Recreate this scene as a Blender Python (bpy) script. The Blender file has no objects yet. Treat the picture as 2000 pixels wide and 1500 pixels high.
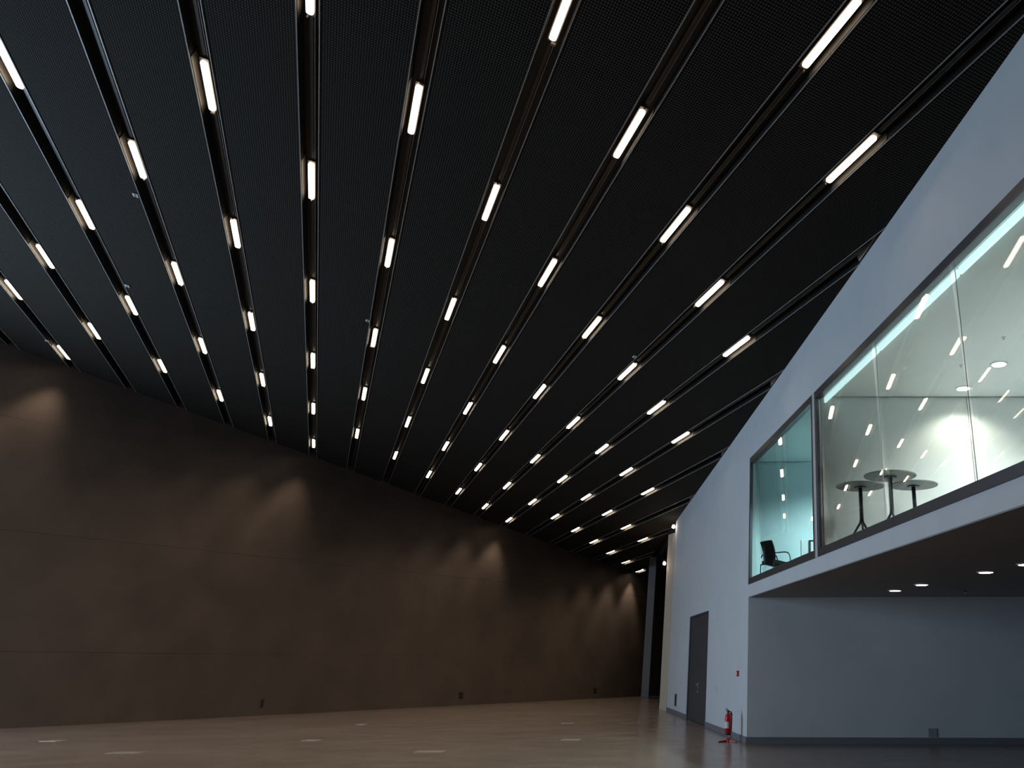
import bpy, math, random
from mathutils import Vector, Matrix

random.seed(4)
scene = bpy.context.scene
COL = scene.collection

# ------------------------------------------------------------------ camera
cam_d = bpy.data.cameras.new('camera')
cam = bpy.data.objects.new('camera', cam_d)
COL.objects.link(cam)
cam.location = (0, 0, 1.6)
cam.rotation_euler = (math.radians(90 + 25.2955), 0, 0)
cam_d.sensor_width = 36
cam_d.lens = 28.413
cam_d.shift_x = -0.256
cam_d.shift_y = -0.100
cam_d.clip_end = 400
scene.camera = cam

# ------------------------------------------------------------------ world, daylight, exposure
w = bpy.data.worlds.new('world')
scene.world = w
w.use_nodes = True
w.node_tree.nodes['Background'].inputs[0].default_value = (0.55, 0.72, 1.0, 1)
w.node_tree.nodes['Background'].inputs[1].default_value = 0.05
vs = scene.view_settings
vs.view_transform = 'Standard'
vs.look = 'None'
vs.exposure = 0.0
vs.gamma = 1.0
vs.use_curve_mapping = False
cy = scene.cycles
cy.max_bounces = 5
cy.diffuse_bounces = 3
cy.glossy_bounces = 3
cy.transmission_bounces = 4
cy.transparent_max_bounces = 10
cy.caustics_reflective = False
cy.caustics_refractive = False
cy.adaptive_threshold = 0.06
cy.light_sampling_threshold = 0.03

DAY = bpy.data.lights.new('facade_daylight', 'AREA')
DAY.shape = 'RECTANGLE'
DAY.size = 13
DAY.size_y = 7.0
DAY.energy = 2750
DAY.color = (0.54, 0.76, 1.0)
day = bpy.data.objects.new('facade_daylight', DAY)
COL.objects.link(day)
day.location = (-25.2, 12.8, 3.9)
day.rotation_euler = (math.radians(90), 0, math.radians(-90))

# ------------------------------------------------------------------ site frame
Q = Vector((0.879032, 0.449790, -0.158086))    # across the light tracks
D = Vector((-0.455989, 0.889979, -0.003324))   # along the light tracks
N = Vector((0.139198, 0.075008, 0.987420))     # out of the ceiling
DC = 8.77                                       # ceiling plane
A = Vector((-0.607, 20.499, 0))                 # corner of the recess
DW = Vector((-0.2433, 0.96995, 0)).normalized()  # along the right wall, away
NO = Vector((-DW.y, DW.x, 0))                   # out of the right wall into the hall
Z = Vector((0, 0, 1))
LB0 = Vector((-20.986, 24.989, 0))
LB1 = Vector((-7.678, 48.290, 0))
LDIR = (LB1 - LB0).normalized()


def CP(c, a, h=0.0):
    return Q * c + D * a + N * (DC + h)


def WP(s, d, z):
    return A + DW * s + NO * d + Z * z


def left_line(c):
    return 0.627 * c + 38.783


def wall_line(c, off=0.0):
    # along-coordinate at which the ceiling meets the right wall (moved into the hall by off)
    nq, nd, nn = -NO.dot(Q), -NO.dot(D), -NO.dot(N)
    k = -NO.dot(A) - off
    return (c * nq + DC * nn - k) / (-nd)


def ceil_height(x, y):
    return (DC - N.x * x - N.y * y) / N.z


# ------------------------------------------------------------------ materials
MATS = {}


def mat(name, col, rough=0.6, metal=0.0, noise=0.0, nscale=3.0, bump=0.0, bscale=60.0, spec=0.5, emit=None, estr=0.0):
    m = bpy.data.materials.new(name)
    m.use_nodes = True
    nt = m.node_tree
    b = nt.nodes['Principled BSDF']
    b.inputs['Base Color'].default_value = (*col, 1)
    b.inputs['Roughness'].default_value = rough
    b.inputs['Metallic'].default_value = metal
    b.inputs['Specular IOR Level'].default_value = spec
    tc = nt.nodes.new('ShaderNodeTexCoord')
    if noise > 0:
        n = nt.nodes.new('ShaderNodeTexNoise')
        n.inputs['Scale'].default_value = nscale
        n.inputs['Detail'].default_value = 2
        nt.links.new(tc.outputs['Object'], n.inputs['Vector'])
        r = nt.nodes.new('ShaderNodeValToRGB')
        r.color_ramp.elements[0].position = 0.3
        r.color_ramp.elements[1].position = 0.7
        r.color_ramp.elements[0].color = (*[c * (1 - noise) for c in col], 1)
        r.color_ramp.elements[1].color = (*[min(1, c * (1 + noise)) for c in col], 1)
        nt.links.new(n.outputs['Fac'], r.inputs['Fac'])
        nt.links.new(r.outputs['Color'], b.inputs['Base Color'])
    if bump > 0:
        n2 = nt.nodes.new('ShaderNodeTexNoise')
        n2.inputs['Scale'].default_value = bscale
        n2.inputs['Detail'].default_value = 2
        nt.links.new(tc.outputs['Object'], n2.inputs['Vector'])
        bp = nt.nodes.new('ShaderNodeBump')
        bp.inputs['Strength'].default_value = bump
        bp.inputs['Distance'].default_value = 0.02
        nt.links.new(n2.outputs['Fac'], bp.inputs['Height'])
        nt.links.new(bp.outputs['Normal'], b.inputs['Normal'])
    if emit:
        b.inputs['Emission Color'].default_value = (*emit, 1)
        b.inputs['Emission Strength'].default_value = estr
    MATS[name] = m
    return m


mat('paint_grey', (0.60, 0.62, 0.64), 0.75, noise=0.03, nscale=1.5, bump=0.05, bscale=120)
mat('soffit_shade_outlet_grey', (0.30, 0.30, 0.31), 0.8, noise=0.05, nscale=2)  # wall paint darkened to hold the soffit's shade; the outlet plate uses it too
mat('paint_room', (0.82, 0.85, 0.84), 0.8, noise=0.02)
mat('room_teal_cast', (0.62, 0.74, 0.74), 0.8, noise=0.02)  # teal cast of tinted glass and blue daylight put into the wall colour
mat('paint_beige', (0.60, 0.52, 0.41), 0.8, noise=0.04)
mat('concrete_dark', (0.082, 0.063, 0.053), 0.8, noise=0.18, nscale=0.7, bump=0.25, bscale=18)
mat('baseboard_grey', (0.17, 0.17, 0.19), 0.6, noise=0.05)
mat('frame_metal', (0.12, 0.12, 0.13), 0.38, metal=0.75, noise=0.06)
mat('frame_light', (0.62, 0.62, 0.63), 0.4, metal=0.25, noise=0.05)
mat('slot_black', (0.012, 0.012, 0.012), 0.5, noise=0.2)
mat('trim_metal', (0.34, 0.34, 0.33), 0.45, metal=0.3, noise=0.1, nscale=8)
mat('rail_metal', (0.045, 0.045, 0.045), 0.4, metal=0.3, noise=0.15, nscale=8)
mat('housing_black', (0.05, 0.045, 0.04), 0.45, noise=0.1)
mat('clip_metal', (0.25, 0.22, 0.18), 0.4, metal=0.6, noise=0.1)
mat('door_grey', (0.055, 0.055, 0.062), 0.5, noise=0.08, nscale=4)
mat('steel', (0.7, 0.7, 0.7), 0.35, metal=0.35, noise=0.05)
mat('chair_black', (0.010, 0.010, 0.011), 0.85, noise=0.1, spec=0.15)
mat('black_plastic', (0.015, 0.015, 0.016), 0.5, noise=0.1)
mat('red_paint', (0.62, 0.015, 0.03), 0.3, noise=0.05)
mat('red_dark', (0.38, 0.02, 0.03), 0.4, noise=0.05)
mat('white_plastic', (0.75, 0.75, 0.72), 0.4, noise=0.03)
mat('table_grey', (0.20, 0.215, 0.21), 0.5, noise=0.03)
mat('table_dark', (0.02, 0.022, 0.03), 0.4, noise=0.1)
mat('column_grey', (0.26, 0.26, 0.26), 0.7, noise=0.05)
mat('bulkhead_black', (0.012, 0.012, 0.012), 0.8, noise=0.2)
mat('tag_white', (0.6, 0.6, 0.58), 0.5, noise=0.05)
mat('lid_metal', (0.26, 0.23, 0.20), 0.4, metal=0.4, noise=0.1, nscale=12)
mat('carpet', (0.36, 0.37, 0.37), 0.95, noise=0.1, nscale=30)
mat('cabinet_teal', (0.5, 0.56, 0.56), 0.6, noise=0.04)
mat('lamp_glow', (0.9, 0.85, 0.75), 0.4, noise=0.01, emit=(1.0, 0.80, 0.58), estr=9.0)
mat('downlight_glow', (0.9, 0.85, 0.8), 0.4, noise=0.01, emit=(1.0, 0.82, 0.70), estr=9.0)
mat('room_glow', (0.9, 0.9, 0.85), 0.4, noise=0.01, emit=(1.0, 0.95, 0.82), estr=12.0)
mat('strip_glow', (0.8, 0.9, 0.9), 0.4, noise=0.01, emit=(0.72, 1.0, 1.0), estr=1.15)
mat('spot_glow', (0.9, 0.85, 0.8), 0.4, noise=0.01, emit=(1.0, 0.86, 0.78), estr=10.0)


def mesh_ceiling_mat():
    # fine black woven/perforated sheet: pattern in the ceiling's own coordinates
    m = bpy.data.materials.new('ceiling_mesh')
    m.use_nodes = True
    nt = m.node_tree
    b = nt.nodes['Principled BSDF']
    b.inputs['Roughness'].default_value = 0.85
    b.inputs['Specular IOR Level'].default_value = 0.08
    tc = nt.nodes.new('ShaderNodeTexCoord')
    w1 = nt.nodes.new('ShaderNodeTexWave')
    w1.wave_type = 'BANDS'
    w1.bands_direction = 'X'
    w1.inputs['Scale'].default_value = 9.0
    w2 = nt.nodes.new('ShaderNodeTexWave')
    w2.wave_type = 'BANDS'
    w2.bands_direction = 'Y'
    w2.inputs['Scale'].default_value = 6.0
    for x in (w1, w2):
        nt.links.new(tc.outputs['Object'], x.inputs['Vector'])
    mu = nt.nodes.new('ShaderNodeMath')
    mu.operation = 'MULTIPLY'
    nt.links.new(w1.outputs['Fac'], mu.inputs[0])
    nt.links.new(w2.outputs['Fac'], mu.inputs[1])
    r = nt.nodes.new('ShaderNodeValToRGB')
    r.color_ramp.elements[0].color = (0.003, 0.0029, 0.0028, 1)
    r.color_ramp.elements[1].color = (0.082, 0.072, 0.060, 1)
    nt.links.new(mu.outputs[0], r.inputs['Fac'])
    nt.links.new(r.outputs['Color'], b.inputs['Base Color'])
    bp = nt.nodes.new('ShaderNodeBump')
    bp.inputs['Strength'].default_value = 0.4
    bp.inputs['Distance'].default_value = 0.01
    nt.links.new(mu.outputs[0], bp.inputs['Height'])
    nt.links.new(bp.outputs['Normal'], b.inputs['Normal'])
    MATS['ceiling_mesh'] = m


def floor_mat():
    m = bpy.data.materials.new('floor_concrete')
    m.use_nodes = True
    nt = m.node_tree
    b = nt.nodes['Principled BSDF']
    tc = nt.nodes.new('ShaderNodeTexCoord')
    n = nt.nodes.new('ShaderNodeTexNoise')
    n.inputs['Scale'].default_value = 0.35
    n.inputs['Detail'].default_value = 5
    n.inputs['Roughness'].default_value = 0.65
    nt.links.new(tc.outputs['Object'], n.inputs['Vector'])
    r = nt.nodes.new('ShaderNodeValToRGB')
    r.color_ramp.elements[0].position = 0.3
    r.color_ramp.elements[1].position = 0.72
    r.color_ramp.elements[0].color = (0.148, 0.120, 0.101, 1)
    r.color_ramp.elements[1].color = (0.212, 0.174, 0.147, 1)
    nt.links.new(n.outputs['Fac'], r.inputs['Fac'])
    nt.links.new(r.outputs['Color'], b.inputs['Base Color'])
    n2 = nt.nodes.new('ShaderNodeTexNoise')
    n2.inputs['Scale'].default_value = 1.3
    n2.inputs['Detail'].default_value = 3
    nt.links.new(tc.outputs['Object'], n2.inputs['Vector'])
    mr = nt.nodes.new('ShaderNodeMapRange')
    mr.inputs['To Min'].default_value = 0.16
    mr.inputs['To Max'].default_value = 0.30
    nt.links.new(n2.outputs['Fac'], mr.inputs['Value'])
    nt.links.new(mr.outputs[0], b.inputs['Roughness'])
    b.inputs['Specular IOR Level'].default_value = 0.5
    bp = nt.nodes.new('ShaderNodeBump')
    bp.inputs['Strength'].default_value = 0.03
    bp.inputs['Distance'].default_value = 0.05
    nt.links.new(n2.outputs['Fac'], bp.inputs['Height'])
    nt.links.new(bp.outputs['Normal'], b.inputs['Normal'])
    MATS['floor_concrete'] = m


def glass_mat(name, tint):
    m = bpy.data.materials.new(name)
    m.use_nodes = True
    nt = m.node_tree
    nt.nodes.remove(nt.nodes['Principled BSDF'])
    out = nt.nodes['Material Output']
    tr = nt.nodes.new('ShaderNodeBsdfTransparent')
    tr.inputs[0].default_value = (*tint, 1)
    gl = nt.nodes.new('ShaderNodeBsdfGlossy')
    gl.inputs['Roughness'].default_value = 0.0
    gl.inputs['Color'].default_value = (1, 1, 1, 1)
    lw = nt.nodes.new('ShaderNodeLayerWeight')
    lw.inputs['Blend'].default_value = 0.5
    p = nt.nodes.new('ShaderNodeMath')
    p.operation = 'POWER'
    p.inputs[1].default_value = 5
    nt.links.new(lw.outputs['Facing'], p.inputs[0])
    ma = nt.nodes.new('ShaderNodeMath')
    ma.operation = 'MULTIPLY_ADD'
    ma.inputs[1].default_value = 0.95
    ma.inputs[2].default_value = 0.05
    nt.links.new(p.outputs[0], ma.inputs[0])
    mx = nt.nodes.new('ShaderNodeMixShader')
    nt.links.new(ma.outputs[0], mx.inputs[0])
    nt.links.new(tr.outputs[0], mx.inputs[1])
    nt.links.new(gl.outputs[0], mx.inputs[2])
    nt.links.new(mx.outputs[0], out.inputs['Surface'])
    MATS[name] = m


mesh_ceiling_mat()
floor_mat()
glass_mat('glass_clear', (0.93, 0.97, 0.955))
glass_mat('glass_teal', (0.80, 0.93, 0.935))


# ------------------------------------------------------------------ builders
class MB:
    def __init__(self):
        self.v = []
        self.f = []

    def hexa(self, pts):
        """eight points: bottom ring of four, top ring of four"""
        b = len(self.v)
        self.v += [tuple(p) for p in pts]
        self.f += [tuple(b + i for i in f) for f in ((0, 3, 2, 1), (4, 5, 6, 7), (0, 1, 5, 4), (1, 2, 6, 5), (2, 3, 7, 6), (3, 0, 4, 7))]
        return self

    def box(self, x0, x1, y0, y1, z0, z1):
        return self.hexa([(x0, y0, z0), (x1, y0, z0), (x1, y1, z0), (x0, y1, z0), (x0, y0, z1), (x1, y0, z1), (x1, y1, z1), (x0, y1, z1)])

    def wbox(self, s0, s1, d0, d1, z0, z1):
        return self.hexa([WP(s0, d0, z0), WP(s1, d0, z0), WP(s1, d1, z0), WP(s0, d1, z0), WP(s0, d0, z1), WP(s1, d0, z1), WP(s1, d1, z1), WP(s0, d1, z1)])

    def prism(self, poly, z0, z1):
        n = len(poly)
        b = len(self.v)
        self.v += [(p[0], p[1], z0) for p in poly] + [(p[0], p[1], z1) for p in poly]
        self.f.append(tuple(b + i for i in range(n))[::-1])
        self.f.append(tuple(b + n + i for i in range(n)))
        for i in range(n):
            k = (i + 1) % n
            self.f.append((b + i, b + k, b + n + k, b + n + i))
        return self

    def lathe(self, prof, seg=20, c=(0, 0)):
        """prof: list of (r, z)"""
        b = len(self.v)
        for r, z in prof:
            for i in range(seg):
                t = 2 * math.pi * i / seg
                self.v.append((c[0] + r * math.cos(t), c[1] + r * math.sin(t), z))
        for k in range(len(prof) - 1):
            for i in range(seg):
                j = (i + 1) % seg
                self.f.append((b + k * seg + i, b + k * seg + j, b + (k + 1) * seg + j, b + (k + 1) * seg + i))
        self.f.append(tuple(b + i for i in range(seg))[::-1])
        self.f.append(tuple(b + (len(prof) - 1) * seg + i for i in range(seg)))
        return self

    def tube(self, pts, r, seg=8):
        pts = [Vector(p) for p in pts]
        b = len(self.v)
        up = None
        for i, p in enumerate(pts):
            t = (pts[min(i + 1, len(pts) - 1)] - pts[max(i - 1, 0)]).normalized()
            if up is None:
                up = Vector((0, 0, 1)) if abs(t.z) < 0.9 else Vector((1, 0, 0))
            x = t.cross(up).normalized()
            up = x.cross(t).normalized()
            rr = r[i] if isinstance(r, (list, tuple)) else r
            for k in range(seg):
                a = 2 * math.pi * k / seg
                self.v.append(tuple(p + x * math.cos(a) * rr + up * math.sin(a) * rr))
        for i in range(len(pts) - 1):
            for k in range(seg):
                j = (k + 1) % seg
                self.f.append((b + i * seg + k, b + i * seg + j, b + (i + 1) * seg + j, b + (i + 1) * seg + k))
        self.f.append(tuple(b + k for k in range(seg))[::-1])
        self.f.append(tuple(b + (len(pts) - 1) * seg + k for k in range(seg)))
        return self

    def mesh(self, name, material, smooth=False):
        me = bpy.data.meshes.new(name)
        me.from_pydata(self.v, [], self.f)
        me.materials.append(MATS[material])
        if smooth:
            for p in me.polygons:
                p.use_smooth = len(p.vertices) == 4
        me.update()
        return me

    def build(self, name, material, parent=None, smooth=False, bevel=0.0):
        o = bpy.data.objects.new(name, self.mesh(name, material, smooth))
        COL.objects.link(o)
        if parent:
            o.parent = parent
        if bevel:
            b = o.modifiers.new('bevel', 'BEVEL')
            b.width = bevel
            b.segments = 2
            b.limit_method = 'ANGLE'
        return o


def link(name, me, parent=None):
    o = bpy.data.objects.new(name, me)
    COL.objects.link(o)
    if parent:
        o.parent = parent
    return o


def empty(name, loc=(0, 0, 0), rz=0.0, mw=None):
    o = bpy.data.objects.new(name, None)
    COL.objects.link(o)
    o.empty_display_size = 0.2
    if mw is not None:
        o.matrix_world = mw
    else:
        o.location = loc
        o.rotation_euler = (0, 0, rz)
    return o


def tag(o, label, cat, group=None):
    o['label'] = label
    o['category'] = cat
    if group:
        o['group'] = group
    return o


def struct(o, label=None):
    o['kind'] = 'structure'
    if label:
        o['label'] = label
    return o


def frame_matrix(x, y, z, o):
    m = Matrix.Identity(4)
    for i, a in enumerate((x, y, z)):
        for k in range(3):
            m[k][i] = a[k]
    for k in range(3):
        m[k][3] = o[k]
    return m


ORD = ['zeroth', 'first', 'second', 'third', 'fourth', 'fifth', 'sixth', 'seventh', 'eighth', 'ninth', 'tenth', 'eleventh',
       'twelfth', 'thirteenth', 'fourteenth', 'fifteenth', 'sixteenth', 'seventeenth', 'eighteenth', 'nineteenth', 'twentieth']

# ------------------------------------------------------------------ floor
fl = MB().prism([(-27, -14), (16, -14), (16, 60), (-27, 60)], -0.2, 0.0).build('floor', 'floor_concrete')
struct(fl, 'polished brown grey concrete floor of the hall')

# ------------------------------------------------------------------ ceiling: mesh panels and light slots
PITCH, C0 = 1.43, -4.57
HALF = 0.135
ceiling = struct(empty('ceiling'), 'sloping black mesh ceiling with long light slots')
CEIL_M = frame_matrix(Q, D, N, N * DC)
ceiling.matrix_world = CEIL_M


def span(c):
    lo = (-9.5 - 0.66 - 0.44979 * c) / 0.88998            # behind the viewpoint
    hi = left_line(c)
    hi = min(hi, (24.6 + 1.22 + 0.879 * c) / 0.456)        # up to the glazed side
    lo = max(lo, wall_line(c))
    return lo, hi


def strip(c0, c1, h0, h1):
    a0, b0 = span(c0)
    a1, b1 = span(c1)
    if b0 - a0 < 0.3 or b1 - a1 < 0.3:
        return None
    return [(c0, a0, h0), (c1, a1, h0), (c1, b1, h0), (c0, b0, h0), (c0, a0, h1), (c1, a1, h1), (c1, b1, h1), (c0, b0, h1)]


for j in range(-12, 15):
    c = C0 + PITCH * j
    p = strip(c + HALF, c + PITCH - HALF, 0.0, 0.03)
    if p:
        MB().hexa(p).build('mesh_panel', 'ceiling_mesh', ceiling)
    parts = [strip(c - HALF, c + HALF, 0.20, 0.22), strip(c - HALF - 0.02, c - HALF, 0.031, 0.22), strip(c + HALF, c + HALF + 0.02, 0.031, 0.22)]
    if all(parts):
        m = MB()
        for q in parts:
            m.hexa(q)
        slot = m.build('light_slot', 'slot_black', ceiling)
        lo0, lo1 = span(c - HALF)[0], span(c + HALF)[0]
        if j < 13:
          MB().hexa([(c - HALF, lo0 + 0.002, 0.0), (c + HALF, lo1 + 0.002, 0.0), (c + HALF, lo1 + 0.035, 0.0), (c - HALF, lo0 + 0.035, 0.0),
                   (c - HALF, lo0 + 0.002, 0.199), (c + HALF, lo1 + 0.002, 0.199), (c + HALF, lo1 + 0.035, 0.199), (c - HALF, lo0 + 0.035, 0.199)]).build('end_plate', 'slot_black', slot)
        for sgn in (-1, 1):
            e = c + sgn * HALF
            t = strip(min(e, e + sgn * 0.012), max(e, e + sgn * 0.012), -0.012, -0.0005)
            MB().hexa(t).build('edge_trim', 'trim_metal', slot)
        t = strip(c - 0.022, c + 0.022, 0.105, 0.14)
        MB().hexa(t).build('rail', 'rail_metal', slot)
        t = strip(c + 0.036, c + 0.044, 0.107, 0.14)
        MB().hexa(t).build('rail_lip', 'trim_metal', slot)

# ------------------------------------------------------------------ linear lamps in the slots
LL, LW = 1.26, 0.088


def capsule_outline(l, wd, k=4):
    pts = []
    r = wd * 0.42
    for cx, cy, a0 in ((wd / 2 - r, l / 2 - r, 0), (-wd / 2 + r, l / 2 - r, 90), (-wd / 2 + r, -l / 2 + r, 180), (wd / 2 - r, -l / 2 + r, 270)):
        for i in range(k + 1):
            a = math.radians(a0 + 90 * i / k)
            pts.append((cx + r * math.cos(a), cy + r * math.sin(a)))
    return pts


diff_me = MB().prism(capsule_outline(LL, LW), 0.045, 0.075).mesh('diffuser', 'lamp_glow')
hm = MB().box(-0.06, 0.06, -LL / 2 - 0.06, LL / 2 + 0.06, 0.076, 0.104)
hous_me = hm.mesh('housing', 'housing_black')
ref_me = MB().box(-0.004, 0.004, -LL / 2 - 0.10, LL / 2 + 0.10, 0.0, 0.19).mesh('side_reflector', 'housing_black')
clip_me = MB().box(-0.03, 0.03, -0.02, 0.02, 0.0, 0.05).mesh('end_clip', 'clip_metal')
clip_me2 = MB().box(-0.012, 0.012, -0.012, 0.012, 0.0, 0.04).mesh('end_clip', 'clip_metal')

BEAM = bpy.data.lights.new('lamp_beam', 'SPOT')     # the lamp's own downward optic
BEAM.energy = 155
BEAM.color = (1.0, 0.77, 0.55)
BEAM.spot_size = math.radians(132)
BEAM.spot_blend = 0.65
BEAM.shadow_soft_size = 0.03
CAMC = Vector((0, 0, 1.6))
pt = math.radians(25.2955)
FWD = Vector((0, math.cos(pt), math.sin(pt)))
DWN = Vector((0, math.sin(pt), -math.cos(pt)))


def in_photo(P):
    v = P - CAMC
    zc = v.dot(FWD)
    if zc < 0.1:
        return False
    u, t = 1512 + 1578.5 * v.x / zc, 550 + 1578.5 * v.dot(DWN) / zc
    return 0 < u < 2000 and 0 < t < 1500


lamps = {}
for j in range(-12, 15):
    c = C0 + PITCH * j
    base = 14.27 - 0.733 * (j - 1) if j % 2 else 12.45 - 0.733 * j
    for k in range(-8, 9):
        a = base + 5.12 * k
        P = CP(c, a, 0.05)
        s = (P - A).dot(DW)
        far = left_line(c) - a
        lat = (P - A).dot(NO)
        if far < 1.5 and not (j == 13 and k == 8):
            continue
        if lat < 0.7 and not (j == 13 and k == 8):
            continue
        if P.y < -4 or P.x < -23.5 or span(c)[1] - a < 0.8:
            continue
        vis = in_photo(CP(c, a - LL / 2, 0.05)) or in_photo(CP(c, a + LL / 2, 0.05))
        lamps.setdefault(j, []).append((a, vis))
first_j = min(j for j in lamps if any(v for _, v in lamps[j]))
for j in sorted(lamps):
    row = sorted(lamps[j], reverse=True)
    seen = 0
    for a, vis in row:
        c = C0 + PITCH * j
        o = empty('linear_lamp', mw=frame_matrix(Q, D, N, CP(c, a)))
        if vis:
            seen += 1
            tag(o, 'warm white linear lamp, %s from the far wall on the %s light track from left' % (ORD[seen], ORD[j - first_j + 1]),
                'lamp', 'linear lamps in the ceiling slots')
        else:
            tag(o, 'warm white linear ceiling lamp above the viewpoint, outside the picture', 'lamp', 'linear lamps outside the picture')
        link('diffuser', diff_me, o)
        link('housing', hous_me, o)
        for sg in (-1, 1):
            r = link('side_reflector', ref_me, o)
            r.location = (sg * 0.128, 0, 0)
        bl = bpy.data.objects.new('lamp_beam', BEAM)
        COL.objects.link(bl)
        bl.parent = o
        bl.location = (0, 0, 0.0)
        bl.scale = (0.27, 1.0, 1.0)        # the slot narrows the beam across the track
        e = link('end_clip', clip_me if random.random() < 0.15 else clip_me2, o)
        e.location = (random.choice((-0.03, 0.0, 0.03)), -random.choice((-1, 1)) * (LL / 2 + 0.07), 0.045)

# ------------------------------------------------------------------ left wall: leaning concrete lifts
wall_left = struct(empty('wall_left', (LB0.x, LB0.y, 0)), 'leaning dark brown concrete wall on the left')


def lw_point(c, z, off=0.0):
    T = CP(c, left_line(c))
    k = (T.y - LB0.y) / LDIR.y
    B = LB0 + LDIR * k
    f = z / T.z if z is not None else 1.0
    p = B.lerp(T, f)
    return p + Vector((-LDIR.y, LDIR.x, 0)) * off


joints = [0.0, 1.9, 5.1, 8.3, None]
for i in range(4):
    z0, z1 = joints[i], joints[i + 1]
    g = 0.003
    cs = [-14.5 + 33.0 * q / 44 for q in range(45)]
    m = MB()
    for k in range(len(cs) - 1):
        ca, cb = cs[k], cs[k + 1]
        def top(c):
            T = CP(c, left_line(c)).z
            return T + 0.25 if z1 is None else min(T + 0.25, z1 - g)
        za = z0 + (g if i else 0)
        if top(cb) - za < 0.02 and top(ca) - za < 0.02:
            continue
        tb = max(top(cb), za + 0.005)
        m.hexa([lw_point(ca, za), lw_point(cb, za), lw_point(cb, za, 0.35), lw_point(ca, za, 0.35),
                lw_point(ca, top(ca)), lw_point(cb, tb), lw_point(cb, tb, 0.35), lw_point(ca, top(ca), 0.35)])
    o = m.build('concrete_lift', 'concrete_dark')
    o.parent = wall_left
    o.matrix_parent_inverse = Matrix.Translation((-LB0.x, -LB0.y, 0))
o = MB().hexa([lw_point(-14.5, 0, 0.05), lw_point(18.5, 0, 0.05), lw_point(18.5, 0, 0.3), lw_point(-14.5, 0, 0.3),
               lw_point(-14.5, 10.6, 0.05), lw_point(18.5, 5.3, 0.05), lw_point(18.5, 5.3, 0.3), lw_point(-14.5, 10.6, 0.3)]).build('joint_backing', 'bulkhead_black')
o.parent = wall_left
o.matrix_parent_inverse = Matrix.Translation((-LB0.x, -LB0.y, 0))

# ------------------------------------------------------------------ right wall with window band and door opening
ZF0, ZW0, ZW1 = 3.03, 3.30, 6.32
S_END, S_NEAR = 14.0, -24.0
DS0, DS1, DZ = 5.45, 9.14, 3.02


def ztop(s, d):
    p = WP(s, d, 0)
    return ceil_height(p.x, p.y)


def wpiece(m, s0, s1, z0, z1, d0=-0.3, d1=0.0):
    def t(s, d):
        return ztop(s, d) + 0.28 if z1 is None else z1
    m.hexa([WP(s0, d0, z0), WP(s1, d0, z0), WP(s1, d1, z0), WP(s0, d1, z0),
            WP(s0, d0, t(s0, d0)), WP(s1, d0, t(s1, d0)), WP(s1, d1, t(s1, d1)), WP(s0, d1, t(s0, d1))])


m = MB()
wpiece(m, 0.0, DS0, 0, None)
wpiece(m, DS1, S_END, 0, None)
wpiece(m, DS0, DS1, DZ, None)
wpiece(m, DS0, DS1, 0, DZ, -0.3, -0.12)
wpiece(m, S_NEAR, 0.0, ZW1, None)
wpiece(m, S_NEAR, 0.0, ZF0, ZW0)
wall_right = struct(m.build('wall_right', 'paint_grey'), 'pale blue grey plastered wall with the long window')

m = MB()
m.wbox(0.0, DS0, 0.0, 0.02, 0, 0.13)
m.wbox(DS1, S_END, 0.0, 0.02, 0, 0.13)
struct(m.build('baseboard_right', 'baseboard_grey'))

# recess under the upper rooms
RDIR = Vector((0.9991, -0.0418, 0)).normalized()


def RP(t, d, z):      # along the recess wall, d towards the viewpoint
    return A + RDIR * t + Vector((RDIR.y, -RDIR.x, 0)) * d + Z * z


m = MB().hexa([RP(0.32, -0.25, 0), RP(14, -0.25, 0), RP(14, 0.02, 0), RP(0.006, 0.02, 0), RP(0.32, -0.25, ZF0 - 0.017), RP(14, -0.25, ZF0 - 0.017), RP(14, 0.02, ZF0 - 0.017), RP(0.006, 0.02, ZF0 - 0.017)])
struct(m.build('wall_recess', 'paint_grey'), 'shaded blue grey back wall of the recess')
m = MB().hexa([RP(0.006, 0.02, 0), RP(14, 0.02, 0), RP(14, 0.04, 0), RP(0.006, 0.04, 0), RP(0.006, 0.02, 0.13), RP(14, 0.02, 0.13), RP(14, 0.04, 0.13), RP(0.006, 0.04, 0.13)])
struct(m.build('baseboard_recess', 'baseboard_grey'))
w0, w1 = WP(-0.02, -0.003, 0), WP(S_NEAR, -0.003, 0)
struct(MB().prism([(w0.x, w0.y), (w1.x, w1.y), (14, w1.y), (14, 20.0), (w0.x + 0.02, 20.46)], ZF0 - 0.016, ZF0 - 0.001).build('ceiling_soffit', 'soffit_shade_outlet_grey'),
       'soffit over the recess, shade put into its dark grey')
struct(MB().box(13.9, 14.1, -4, 19.8, 0, ZF0).build('wall_recess_side', 'paint_grey'))

# ------------------------------------------------------------------ upper rooms
g0, g1 = WP(-0.1, -0.3, 0), WP(-5.72, -0.3, 0)
g2, g3 = WP(-5.78, -0.3, 0), WP(-21, -0.3, 0)
RZ = 6.22
room_l = [(g0.x, g0.y), (g1.x, g1.y), (10, g1.y), (10, 20.0), (g0.x + 0.4, 20.44)]
room_r = [(g2.x, g2.y), (g3.x, g3.y), (11, g3.y), (11, g2.y - 0.05), (g2.x + 0.3, g2.y - 0.05)]
h0, h1, h2, h3 = WP(-0.1, -0.12, 0), WP(-5.72, -0.12, 0), WP(-5.78, -0.12, 0), WP(-21, -0.12, 0)
room_lc = [(h0.x, h0.y), (h1.x, h1.y)] + room_l[2:]
room_rc = [(h2.x, h2.y), (h3.x, h3.y), (11, h3.y), (11, h2.y)]
struct(MB().prism(room_l, 3.261, 3.28).build('floor_small_room', 'carpet'))
struct(MB().prism(room_r, 3.261, 3.28).build('floor_large_room', 'carpet'))
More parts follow.
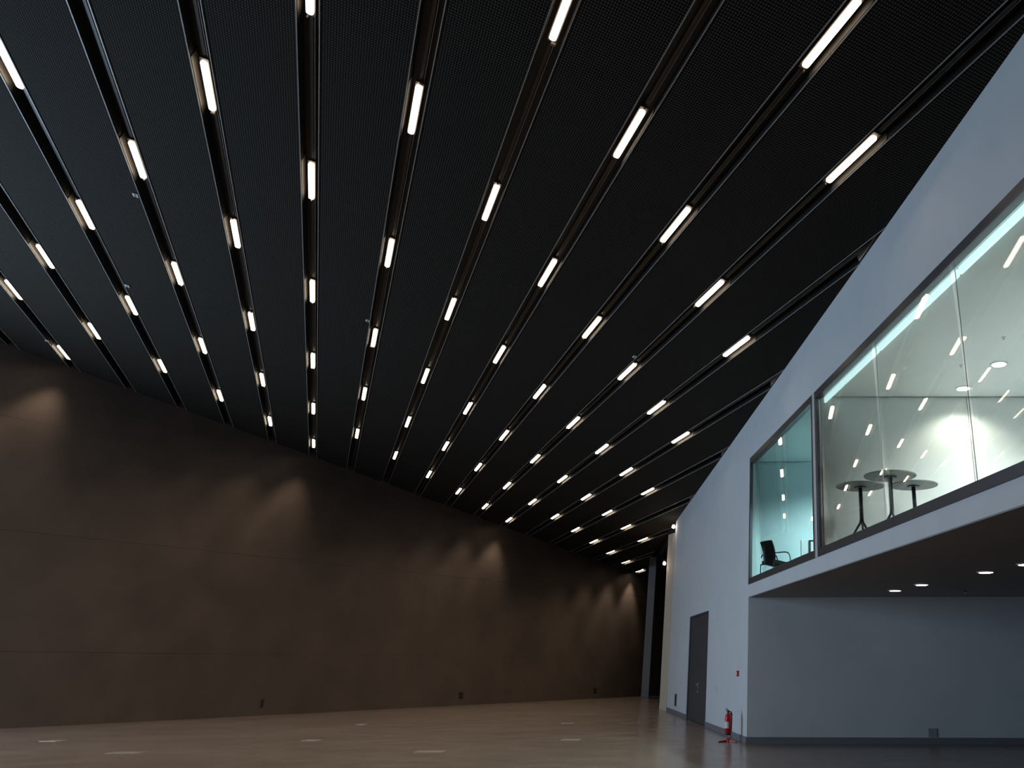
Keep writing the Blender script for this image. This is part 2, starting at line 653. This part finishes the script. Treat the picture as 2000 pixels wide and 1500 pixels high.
struct(MB().prism(room_lc, RZ, RZ + 0.09).build('ceiling_small_room', 'room_teal_cast'))
struct(MB().prism(room_rc, RZ, RZ + 0.09).build('ceiling_large_room', 'paint_room'))
struct(MB().hexa([RP(0.3, -0.25, 3.3), RP(11, -0.25, 3.3), RP(11, 0.0, 3.3), RP(0.07, 0.0, 3.3),
                  RP(0.3, -0.25, RZ), RP(11, -0.25, RZ), RP(11, 0.0, RZ), RP(0.07, 0.0, RZ)]).build('wall_small_room', 'room_teal_cast'),
       'back wall of the small upper room, teal light put into its colour')
# two panels with an open joint make the back wall of the large room
gw = WP(-5.74, -0.11, 0)
yb = gw.y
wr = struct(empty('wall_large_room', (g2.x, yb, 3.3)), 'bright back wall of the large upper room')
for x0, x1 in ((gw.x, 3.682), (3.694, 10.9)):
    o = MB().box(x0, x1, yb, yb + 0.07, 3.3, RZ - 0.002).build('wall_panel', 'paint_room')
    o.parent = wr
    o.matrix_parent_inverse = Matrix.Translation((-g2.x, -yb, -3.3))
o = MB().box(3.5, 3.9, yb + 0.07, yb + 0.09, 3.3, RZ - 0.002).build('joint_backing', 'black_plastic')
o.parent = wr
o.matrix_parent_inverse = Matrix.Translation((-g2.x, -yb, -3.3))
struct(MB().box(10.9, 11.0, g3.y, g2.y - 0.03, 3.3, RZ).build('wall_large_room_side', 'paint_room'))
struct(MB().box(10.0, 10.1, g1.y, 19.8, 3.3, RZ).build('wall_small_room_side', 'room_teal_cast'))

# ------------------------------------------------------------------ windows
FW = 0.14


def wbar(parent, name, s0, s1, d0, d1, z0, z1, mt='frame_metal'):
    o = MB().wbox(s0, s1, d0, d1, z0, z1).build(name, mt, bevel=0.008)
    o.parent = parent
    o.matrix_parent_inverse = parent.matrix_basis.inverted()
    return o


def pane(parent, s0, s1, z0, z1, mt, yaw=-1.0, tilt=2.0):
    a = math.atan2(-NO.y, -NO.x) + math.radians(yaw)
    t = math.radians(tilt)
    nn = Vector((math.cos(a) * math.cos(t), math.sin(a) * math.cos(t), math.sin(t)))
    tg = Vector((-math.sin(a), math.cos(a), 0))
    up = nn.cross(tg)
    o = MB().box(-0.006, 0.006, -(s1 - s0) / 2, (s1 - s0) / 2, -(z1 - z0) / 2, (z1 - z0) / 2).build('glass_pane', mt)
    o.parent = parent
    o.matrix_parent_inverse = parent.matrix_basis.inverted()
    o.matrix_basis = frame_matrix(nn, tg, up, WP((s0 + s1) / 2, -0.10, (z0 + z1) / 2))
    return o


win1 = struct(empty('window_1', WP(-2.8, 0, ZW0)), 'smaller teal window at the far end of the window band')
win2 = struct(empty('window_2', WP(-12, 0, ZW0)), 'long bright window of the large upper room')
D0, D1_ = -0.22, 0.012
wbar(win1, 'frame_sill', -5.56, 0, D0, D1_, ZW0, ZW0 + FW)
wbar(win1, 'frame_head', -5.56, 0, -0.11, D1_, ZW1 - FW, ZW1)
wbar(win1, 'frame_jamb', -0.09, 0, -0.06, D1_, ZW0 + FW, ZW1 - FW)
wbar(win1, 'frame_jamb', -5.56, -5.44, D0, D1_, ZW0 + FW, ZW1 - FW)
pane(win1, -5.45, -0.07, ZW0 + 0.10, ZW1 - 0.10, 'glass_teal', -1.1, 2.2)
wbar(win2, 'partition_edge', -5.72, -5.58, -0.30, -0.07, ZW0, RZ, 'paint_room')
wbar(win2, 'cover_strip', -5.70, -5.56, -0.06, D1_ + 0.006, ZW0, ZW1, 'frame_light')
wbar(win2, 'frame_sill', -21, -5.70, D0, D1_, ZW0, ZW0 + FW)
wbar(win2, 'frame_head', -21, -5.70, -0.11, D1_, ZW1 - FW, ZW1)
wbar(win2, 'frame_jamb', -5.80, -5.70, -0.05, D1_, ZW0 + FW, ZW1 - FW)
edges = [-5.80, -8.74, -11.60, -14.45, -17.3, -20.9]
for i in range(5):
    pane(win2, edges[i + 1] + 0.004, edges[i] - 0.004, ZW0 + 0.10, ZW1 - 0.10, 'glass_clear', -0.8, 2.2)
for e in edges[1:5]:
    wbar(win2, 'glass_joint', e - 0.003, e + 0.003, -0.105, -0.093, ZW0 + FW, ZW1 - FW, 'tag_white')

for i, (s0, s1) in enumerate(((-8.71, -5.86), (-11.57, -8.77), (-14.42, -11.63), (-17.27, -14.48))):
    o = MB().wbox(s0, s1, -0.175, -0.13, 6.075, 6.175).build('head_strip', 'strip_glow', bevel=0.005)  # emissive band per pane along the window head
    tag(o, ['cyan white glowing strip at the window head beside the mullion', 'cyan white glowing strip at the window head between the two glass joints',
            'cyan white glowing strip at the window head running out at the upper right', 'cyan white glowing strip at the window head outside the picture'][i],
        'light strip', 'glowing strips at the window head')

# ------------------------------------------------------------------ double door
door = struct(empty('door_1', WP((DS0 + DS1) / 2, -0.06, 0)), 'tall anthracite double door in the right wall')
mid = (DS0 + DS1) / 2


def wchild(parent, mb, name, mt, **k):
    o = mb.build(name, mt, **k)
    o.parent = parent
    # parent chain of plain translations
    q, off = parent, Vector((0, 0, 0))
    mi = Matrix.Identity(4)
    if parent.type == 'EMPTY':
        mi = parent.matrix_basis.inverted()
    o.matrix_parent_inverse = mi
    return o


leaf_r = wchild(door, MB().wbox(DS0 + 0.05, mid - 0.004, -0.11, -0.05, 0.01, DZ - 0.05), 'door_leaf', 'door_grey', bevel=0.004)
leaf_l = wchild(door, MB().wbox(mid + 0.004, DS1 - 0.05, -0.11, -0.05, 0.01, DZ - 0.05), 'door_leaf', 'door_grey', bevel=0.004)
wchild(door, MB().wbox(DS0, DS0 + 0.05, -0.12, -0.02, 0, DZ).wbox(DS1 - 0.05, DS1, -0.12, -0.02, 0, DZ).wbox(DS0 + 0.05, DS1 - 0.05, -0.12, -0.02, DZ - 0.05, DZ), 'door_frame', 'door_grey')
for z in (0.25, 2.35, 2.72):
    MB().wbox(DS0 + 0.03, DS0 + 0.09, -0.05, -0.015, z, z + 0.17).build('hinge', 'steel', leaf_r)
hs = mid - 0.06
MB().wbox(hs - 0.03, hs + 0.03, -0.05, -0.04, 0.93, 1.08).build('handle_plate', 'steel', leaf_r)
MB().tube([WP(hs, -0.05, 1.02), WP(hs, 0.0, 1.02), WP(hs - 0.02, 0.012, 1.02), WP(hs - 0.15, 0.012, 1.02)], 0.013).build('handle', 'steel', leaf_r)
MB().wbox(hs - 0.022, hs + 0.022, -0.05, -0.03, 0.80, 0.86).build('lock', 'steel', leaf_r)

# ------------------------------------------------------------------ far end: passage wall, bulkhead, column, small lamps
pa, pb = Vector((-4.023, 34.10, 0)), Vector((-4.493, 35.668, 0))
back = Vector((0.9, 0.3, 0))
m = MB().hexa([pa, pa + back, pb + back, pb, pa + Z * 6.42, pa + back + Z * 6.42, pb + back + Z * 6.42, pb + Z * 6.55])
struct(m.build('wall_passage', 'paint_beige'), 'narrow warm beige wall end beside the passage')
c1, c2 = Vector((-4.05, 34.12, 0)), Vector((-6.35, 46.6, 0))
m = MB().hexa([c1 + Z * 6.43, c1 + back * 0.5 + Z * 6.43, c2 + back * 0.5 + Z * 6.80, c2 + Z * 6.80,
               c1 + Z * 7.6, c1 + back * 0.5 + Z * 7.6, c2 + back * 0.5 + Z * 7.6, c2 + Z * 7.6])
struct(m.build('wall_bulkhead', 'bulkhead_black'), 'black bulkhead above the passage opening')
struct(MB().prism([(-3.7, 33.6), (8, 33.6), (8, 56), (-8.6, 56), (-7.6, 50)], 7.15, 7.25).build('passage_gap_cap', 'bulkhead_black'))  # added black cap that keeps sky light from leaking in above the passage
m = MB().box(-9, 8, 56, 56.2, 0, 8)
struct(m.build('wall_far', 'concrete_dark'))
m = MB().box(-3.0, -2.8, 36.5, 56, 0, 8)
struct(m.build('wall_passage_side', 'concrete_dark'))
col = empty('column', (-6.68, 47.05, 0))
tag(col, 'slim grey square column at the far end of the hall', 'column')
MB().box(-0.195, 0.195, -0.195, 0.195, 0.04, 6.93).build('shaft', 'column_grey', col, bevel=0.01)
MB().box(-0.22, 0.22, -0.22, 0.22, 0, 0.04).build('base_plate', 'baseboard_grey', col)

for (p, lab) in (((-4.09, 33.95, 6.56), 'small round spot lamp at the top corner of the grey wall'), ((-4.68, 36.3, 5.39), 'small round spot lamp beside the beige wall end')):
    o = empty('spot_lamp', p)
    tag(o, lab, 'lamp', 'small spot lamps at the passage')
    MB().lathe([(0.015, 0.0), (0.045, 0.012), (0.065, 0.04), (0.07, 0.075), (0.055, 0.11), (0.03, 0.14)], 14).build('globe', 'spot_glow', o, smooth=True)
    MB().lathe([(0.05, 0.14), (0.06, 0.15), (0.06, 0.2), (0.03, 0.22)], 12).build('socket', 'black_plastic', o)
    MB().tube([(0, 0, 0.21), (0.05, 0.01, 0.25), (0.10, 0.02, 0.25)], 0.012, 6).build('arm', 'black_plastic', o)
    sl = bpy.data.lights.new('spot_lamp_glow', 'POINT')
    sl.energy = 26 if p[2] < 6 else 3
    sl.color = (1.0, 0.80, 0.58)
    sl.shadow_soft_size = 0.05
    so = bpy.data.objects.new('spot_lamp_glow', sl)
    COL.objects.link(so)
    so.parent = o
    so.location = (-0.22, -0.1, -0.05)

# ------------------------------------------------------------------ downlights
ring_me = MB().lathe([(0.155, 0.0), (0.155, -0.012), (0.120, -0.016), (0.120, -0.002)], 28).mesh('trim_ring', 'white_plastic')
disc_me = MB().lathe([(0.118, -0.003), (0.118, -0.018), (0.10, -0.022)], 28).mesh('diffuser', 'downlight_glow')
disc2_me = MB().lathe([(0.118, -0.003), (0.118, -0.018), (0.10, -0.022)], 28).mesh('diffuser', 'room_glow')
SP = [((2.575, 18.365), 'round downlight in the dark soffit, leftmost of the lit row'), ((2.912, 16.975), 'round downlight in the dark soffit, second from the left'),
      ((3.604, 14.556), 'round downlight in the dark soffit, third from the left'), ((3.95, 13.363), 'round downlight in the dark soffit cut by the right picture edge')]
for (x, y), lab in SP:
    o = empty('recessed_downlight', (x, y, ZF0 - 0.016))
    tag(o, lab, 'downlight', 'downlights under the soffit')
    link('trim_ring', ring_me, o)
    link('diffuser', disc_me, o)


def room_downlight(x, y, lab, energy, color=(0.95, 1.0, 0.99), size=2.4, group='downlights in the large upper room'):
    o = empty('recessed_downlight', (x, y, RZ))
    tag(o, lab, 'downlight', group)
    link('trim_ring', ring_me, o)
    link('diffuser', disc2_me, o)
    L = bpy.data.lights.new('downlight_beam', 'SPOT')
    L.energy = energy
    L.color = color
    L.spot_size = size
    L.spot_blend = 0.6
    L.shadow_soft_size = 0.1
    lo = bpy.data.objects.new('downlight_beam', L)
    COL.objects.link(lo)
    lo.parent = o
    lo.location = (0, 0, -0.05)


room_downlight(3.831, 13.062, 'round downlight in the upper room ceiling, the larger one at right', 490)
room_downlight(3.509, 14.40, 'round downlight in the upper room ceiling above the bright wall spot', 130, (1.0, 0.96, 0.82), 2.4)
room_downlight(4.3, 11.2, 'added fill downlight in the upper room ceiling, outside the picture at right', 490)  # unseen lamp, added for general light in the large room
room_downlight(7.0, 13.0, 'added fill downlight deep in the upper room, outside the picture', 490)  # unseen as well, added to light the room
room_downlight(6.0, 9.5, 'added fill downlight near the front of the upper room, outside the picture', 490)  # likewise added for room light, never in view
room_downlight(1.45, 18.1, 'added fill downlight in the small upper room, hidden behind its side', 1480, (0.84, 0.98, 1.0), 2.6, 'added fill light in the small upper room')  # unseen lamp added to brighten the small room
for x, y, lab in ((3.59, 11.815, 'tiny sprinkler head in the upper room ceiling, right of the downlights'), (3.196, 13.115, 'tiny sprinkler head in the upper room ceiling, left of the downlights')):
    o = empty('sprinkler_head', (x, y, RZ))
    tag(o, lab, 'sprinkler', 'sprinkler heads in the upper room')
    MB().lathe([(0.035, 0), (0.035, -0.008), (0.012, -0.012), (0.012, -0.03)], 12).build('rosette', 'white_plastic', o)
    MB().lathe([(0.006, -0.03), (0.006, -0.045), (0.022, -0.047), (0.022, -0.050)], 10).build('deflector', 'steel', o)
o = empty('sprinkler_head', (4.097, 18.497, ZF0 - 0.016))
tag(o, 'dark sprinkler head in the soffit above the recess', 'sprinkler')
MB().lathe([(0.05, 0), (0.05, -0.008), (0.015, -0.012), (0.015, -0.03)], 12).build('rosette', 'black_plastic', o)
MB().lathe([(0.006, -0.03), (0.006, -0.045), (0.026, -0.047), (0.026, -0.050)], 10).build('deflector', 'steel', o)

# ------------------------------------------------------------------ bar tables
def bar_table(x, y, r, rot, lab):
    o = empty('bar_table', (x, y, 3.28), rot)
    tag(o, lab, 'table', 'round bar tables behind the long window')
    MB().lathe([(r - 0.008, 1.085), (r, 1.09), (r, 1.105), (r - 0.008, 1.11)], 48).build('tabletop', 'table_grey', o)
    MB().lathe([(0.10, 1.065), (0.11, 1.07), (0.11, 1.084)], 24).build('mounting_plate', 'table_dark', o)
    MB().lathe([(0.034, 0.49), (0.034, 1.065)], 16).build('stem', 'table_dark', o, smooth=True)
    for k in range(3):
        a = k * 2 * math.pi / 3
        d = (math.cos(a), math.sin(a))
        MB().tube([(d[0] * 0.012, d[1] * 0.012, 0.54), (d[0] * 0.03, d[1] * 0.03, 0.48), (d[0] * 0.34, d[1] * 0.34, 0.012)], [0.024, 0.02, 0.015]).build('leg', 'table_dark', o, smooth=True)


bar_table(1.491, 14.169, 0.425, math.radians(195), 'round grey bar table on the left, nearest the window mullion')
bar_table(1.897, 13.33, 0.43, math.radians(170), 'round grey bar table in front, the middle and highest in view')
bar_table(2.396, 14.081, 0.42, math.radians(80), 'round grey bar table on the right, its legs hidden by the sill')

# ------------------------------------------------------------------ office chair in the small room
ch = empty('visitor_chair', (0.03, 19.78, 3.28), math.radians(34))
tag(ch, 'black visitor chair with curved armrests behind the teal window', 'chair')
# local: faces +x
m = MB()
nseg = 6
bw = 0.235
rows = []
for i in range(nseg + 1):
    f = i / nseg
    z = 0.46 + 0.44 * f
    x = -0.20 - 0.10 * f ** 1.5 + 0.02 * math.sin(f * math.pi)
    rows.append((x, z))
for i in range(nseg):
    (x0, z0), (x1, z1) = rows[i], rows[i + 1]
    n = 6
    for k in range(n):
        y0, y1 = -bw + 2 * bw * k / n, -bw + 2 * bw * (k + 1) / n
        c0, c1 = 0.035 * (y0 / bw) ** 2, 0.035 * (y1 / bw) ** 2
        m.hexa([(x0 + c0 - 0.018, y0, z0), (x0 + c0 + 0.012, y0, z0), (x0 + c1 + 0.012, y1, z0), (x0 + c1 - 0.018, y1, z0),
                (x1 + c0 - 0.018, y0, z1), (x1 + c0 + 0.012, y0, z1), (x1 + c1 + 0.012, y1, z1), (x1 + c1 - 0.018, y1, z1)])
m.build('backrest', 'chair_black', ch)
m = MB()
for k in range(6):
    x0, x1 = -0.22 + 0.075 * k, -0.22 + 0.075 * (k + 1)
    zz = lambda x: 0.43 + 0.02 * math.cos((x + 0.22) / 0.45 * math.pi)
    m.hexa([(x0, -0.235, zz(x0) - 0.045), (x1, -0.235, zz(x1) - 0.045), (x1, 0.235, zz(x1) - 0.045), (x0, 0.235, zz(x0) - 0.045),
            (x0, -0.235, zz(x0) + 0.03), (x1, -0.235, zz(x1) + 0.03), (x1, 0.235, zz(x1) + 0.03), (x0, 0.235, zz(x0) + 0.03)])
m.build('seat', 'chair_black', ch)
for sg in (-1, 1):
    y = sg * 0.262
    MB().tube([(-0.24, sg * 0.235, 0.56), (-0.20, y, 0.615), (-0.10, y, 0.635), (0.08, y, 0.66), (0.16, y, 0.655), (0.21, y, 0.615), (0.235, y, 0.54), (0.25, y, 0.43)], 0.014).build('armrest', 'chair_black', ch, smooth=True)
    MB().tube([(0.25, y, 0.43), (0.25, y, 0.02), (0.22, y, 0.013), (-0.22, y, 0.013), (-0.25, y, 0.04), (-0.235, y, 0.42)], 0.012).build('leg_frame', 'chair_black', ch, smooth=True)
MB().tube([(-0.235, -0.262, 0.40), (-0.235, 0.262, 0.40)], 0.012).tube([(0.25, -0.262, 0.40), (0.25, 0.262, 0.40)], 0.012).build('cross_bar', 'chair_black', ch)

# low cabinet behind the chair
cb = empty('low_cabinet', (0.84, 19.55, 3.28))
tag(cb, 'low cabinet with a dark framed front at the corner of the teal window', 'cabinet')
MB().box(-0.22, 0.35, -0.25, 0.25, 0.0, 0.90).build('body', 'cabinet_teal', cb, bevel=0.006)
dr = MB().box(-0.05, 0.33, -0.275, -0.251, 0.05, 0.88).build('door', 'black_plastic', cb)
MB().box(-0.005, 0.29, -0.285, -0.276, 0.12, 0.84).build('door_inset', 'cabinet_teal', dr)
MB().box(0.02, 0.035, -0.30, -0.286, 0.5, 0.62).build('handle', 'steel', dr)

# ------------------------------------------------------------------ fire extinguisher on a floor stand
ex, ey = -1.03, 20.93
st = empty('extinguisher_stand', (ex, ey, 0))
tag(st, 'low red floor stand under the fire extinguisher', 'stand')
m = MB()
for a in (200, 320, 80):
    r = math.radians(a)
    d = Vector((math.cos(r), math.sin(r), 0))
    n = Vector((-d.y, d.x, 0))
    MB().hexa([n * 0.035, d * 0.24 + n * 0.02, d * 0.24 - n * 0.02, -n * 0.035,
               n * 0.035 + Z * 0.05, d * 0.24 + n * 0.02 + Z * 0.022, d * 0.24 - n * 0.02 + Z * 0.022, -n * 0.035 + Z * 0.05]).build('foot', 'red_dark', st, bevel=0.004)
MB().lathe([(0.06, 0.0), (0.06, 0.05), (0.03, 0.07)], 16).build('hub', 'red_paint', st)
MB().tube([(0.02, 0.03, 0.05), (0.04, 0.085, 0.10), (0.04, 0.085, 0.60)], 0.012).build('pole', 'red_dark', st)
MB().box(-0.005, 0.05, 0.05, 0.09, 0.55, 0.575).build('hook', 'red_dark', st)
e = empty('fire_extinguisher', (ex - 0.02, ey - 0.01, 0.135))
tag(e, 'red fire extinguisher standing against the grey wall', 'extinguisher')
MB().lathe([(0.055, 0.0), (0.068, 0.008), (0.070, 0.05)], 20).build('base_ring', 'black_plastic', e)
MB().lathe([(0.066, 0.045), (0.072, 0.05), (0.072, 0.36), (0.066, 0.395), (0.045, 0.425), (0.025, 0.437), (0.022, 0.45)], 24).build('cylinder', 'red_paint', e, smooth=True)
MB().lathe([(0.024, 0.45), (0.028, 0.455), (0.028, 0.49), (0.018, 0.50)], 14).build('valve', 'black_plastic', e)
MB().tube([(0.0, 0.0, 0.495), (-0.02, 0.02, 0.52), (-0.06, 0.055, 0.535)], 0.009).tube([(0, 0, 0.48), (-0.03, 0.03, 0.49), (-0.06, 0.055, 0.495)], 0.008).build('lever', 'black_plastic', e)
MB().tube([(0.025, 0.0, 0.475), (0.07, 0.005, 0.465), (0.088, 0.01, 0.42), (0.086, 0.01, 0.30), (0.08, 0.008, 0.14), (0.078, 0.0, 0.06)], 0.010).build('hose', 'black_plastic', e, smooth=True)
seg = MB()
for i in range(8):
    a0, a1 = math.radians(175 + 14 * i), math.radians(175 + 14 * (i + 1))
    r0, r1 = 0.0722, 0.0735
    p = lambda a, r, z: (math.cos(a) * r, math.sin(a) * r, z)
    seg.hexa([p(a0, r0, 0.14), p(a1, r0, 0.14), p(a1, r1, 0.14), p(a0, r1, 0.14), p(a0, r0, 0.27), p(a1, r0, 0.27), p(a1, r1, 0.27), p(a0, r1, 0.27)])
seg.build('label_band', 'white_plastic', e)

# ------------------------------------------------------------------ small things on the walls
WM = lambda s, d, z: frame_matrix(-DW, NO, Z, WP(s, d, z))     # x along the wall towards the viewpoint, y out
WMR = Matrix.Rotation(0, 4, 'Z')


def wall_frame(s, z):
    x = -DW
    y = -NO
    return frame_matrix(x, y, x.cross(y), WP(s, 0, z))


o = empty('fire_alarm_button', mw=wall_frame(1.0, 1.385))
tag(o, 'small red fire alarm call button on the grey wall', 'alarm button')
MB().box(-0.062, 0.062, -0.045, 0.0, -0.062, 0.062).build('housing', 'red_paint', o, bevel=0.006)
MB().box(-0.04, 0.04, -0.05, -0.0455, -0.035, 0.035).build('glass_cover', 'white_plastic', o)
MB().lathe([(0.012, 0), (0.012, 0.004)], 12).build('push_point', 'black_plastic', o).matrix_basis = Matrix.Translation((0, -0.051, 0)) @ Matrix.Rotation(math.radians(90), 4, 'X')

o = empty('wall_vent', mw=wall_frame(11.6, 0.45))
tag(o, 'narrow dark vent grille low on the wall left of the door', 'vent')
MB().box(-0.17, 0.17, -0.02, 0.0, -0.19, 0.19).build('frame', 'door_grey', o)
for k in range(6):
    MB().box(-0.15, 0.15, -0.028, -0.0205, -0.165 + 0.056 * k, -0.13 + 0.056 * k).build('slat', 'black_plastic', o)
for s, z, lab in ((10.66, 0.98, 'small light switch on the wall left of the door'), (3.88, 0.99, 'small light switch on the wall right of the door')):
    o = empty('light_switch', mw=wall_frame(s, z))
    tag(o, lab, 'switch', 'switches beside the door')
    MB().box(-0.045, 0.045, -0.012, 0.0, -0.045, 0.045).build('plate', 'white_plastic', o, bevel=0.003)
    MB().box(-0.03, 0.03, -0.018, -0.0125, -0.03, 0.03).build('rocker', 'steel', o)


def left_frame(c, z):
    p = lw_point(c, z)
    up = (lw_point(c, z + 0.5) - p).normalized()
    x = LDIR
    y = up.cross(x)
    return frame_matrix(x, y, x.cross(y), p)


def c_at(t):
    lo, hi = -14.0, 18.0
    for _ in range(50):
        md = (lo + hi) / 2
        if (lw_point(md, 0.0) - LB0).dot(LDIR) < t:
            lo = md
        else:
            hi = md
    return lo


for t, wd, lab in ((15.6, 0.11, 'dark wall outlet low on the brown wall, left of the far one'), (24.1, 0.11, 'dark wall outlet low on the brown wall under the farthest light patch'), (7.1, 0.05, 'dark narrow box for a faint streak low on the brown wall, nearest the left edge')):  # the narrow last box stands in for a faint dark streak
    o = empty('wall_outlet', mw=left_frame(c_at(t), 0.37))
    tag(o, lab, 'outlet', 'outlets on the brown wall')
    MB().box(-wd, wd, -0.02, 0.0, -0.11, 0.13).build('box', 'black_plastic', o, bevel=0.006)
    MB().box(-wd + 0.02, wd - 0.02, -0.028, -0.0205, -0.08, 0.09).build('flap', 'bulkhead_black', o)
rn = Vector((RDIR.y, -RDIR.x, 0))
o = empty('wall_outlet', mw=frame_matrix(RDIR, -rn, Z, RP(4.10, 0.02, 0.19)))
tag(o, 'faint grey outlet plate low on the recess wall', 'outlet')
MB().box(-0.10, 0.10, -0.008, 0.0, -0.05, 0.12).build('plate', 'soffit_shade_outlet_grey', o, bevel=0.003)
MB().box(-0.09, 0.09, -0.012, -0.0085, -0.04, 0.11).build('flap', 'soffit_shade_outlet_grey', o)

# floor boxes
for x, y, wd, lab in ((-16.49, 21.2, 0.4, 'flush metal floor box near the left picture edge'), (-12.87, 18.5, 0.6, 'long flush metal floor box, nearest at lower left'),
                      (-10.64, 21.35, 0.35, 'small flush metal floor box in the middle of the floor, left'), (-6.91, 18.7, 0.55, 'long flush metal floor box, nearest in the middle'),
                      (-11.97, 26.7, 0.25, 'small flush metal floor box, farther back in the middle'), (-4.72, 21.5, 0.4, 'flush metal floor box on the right part of the floor'),
                      (-6.11, 27.2, 0.35, 'flush metal floor box farther back on the right')):
    o = empty('floor_box', (x, y, 0), math.radians(random.uniform(-6, 6)))
    tag(o, lab, 'floor box', 'floor boxes in the concrete')
    h = wd / 2
    MB().box(-h, h, -0.16, -0.14, 0, 0.006).box(-h, h, 0.14, 0.16, 0, 0.006).box(-h, -h + 0.02, -0.14, 0.14, 0, 0.006).box(h - 0.02, h, -0.14, 0.14, 0, 0.006).build('rim', 'trim_metal', o)
    MB().box(-h + 0.022, h - 0.022, -0.138, 0.138, 0, 0.005).build('lid', 'lid_metal', o)

# small sensor plates along the slots
for c, a, lab in ((-6.21, 17.08, 'small white sensor plate beside the slot at upper left'), (-7.22, 22.48, 'small white sensor plate above a lamp at the left'),
                  (-10.43, 29.58, 'small white sensor plate near the wall at far left'), (-1.90, 19.95, 'small white sensor plate in the middle of the ceiling'),
                  (3.82, 17.08, 'small white sensor plate right of the ceiling middle')):
    o = empty('ceiling_sensor', mw=frame_matrix(Q, D, N, CP(c, a)))
    tag(o, lab, 'sensor', 'sensor plates on the ceiling')
    MB().box(-0.045, 0.045, -0.07, 0.07, -0.02, -0.001).build('plate', 'tag_white', o, bevel=0.004)
    MB().box(-0.03, 0.03, -0.004, 0.004, -0.024, -0.0205).box(-0.004, 0.004, -0.06, 0.06, -0.028, -0.0245).build('lens', 'black_plastic', o)
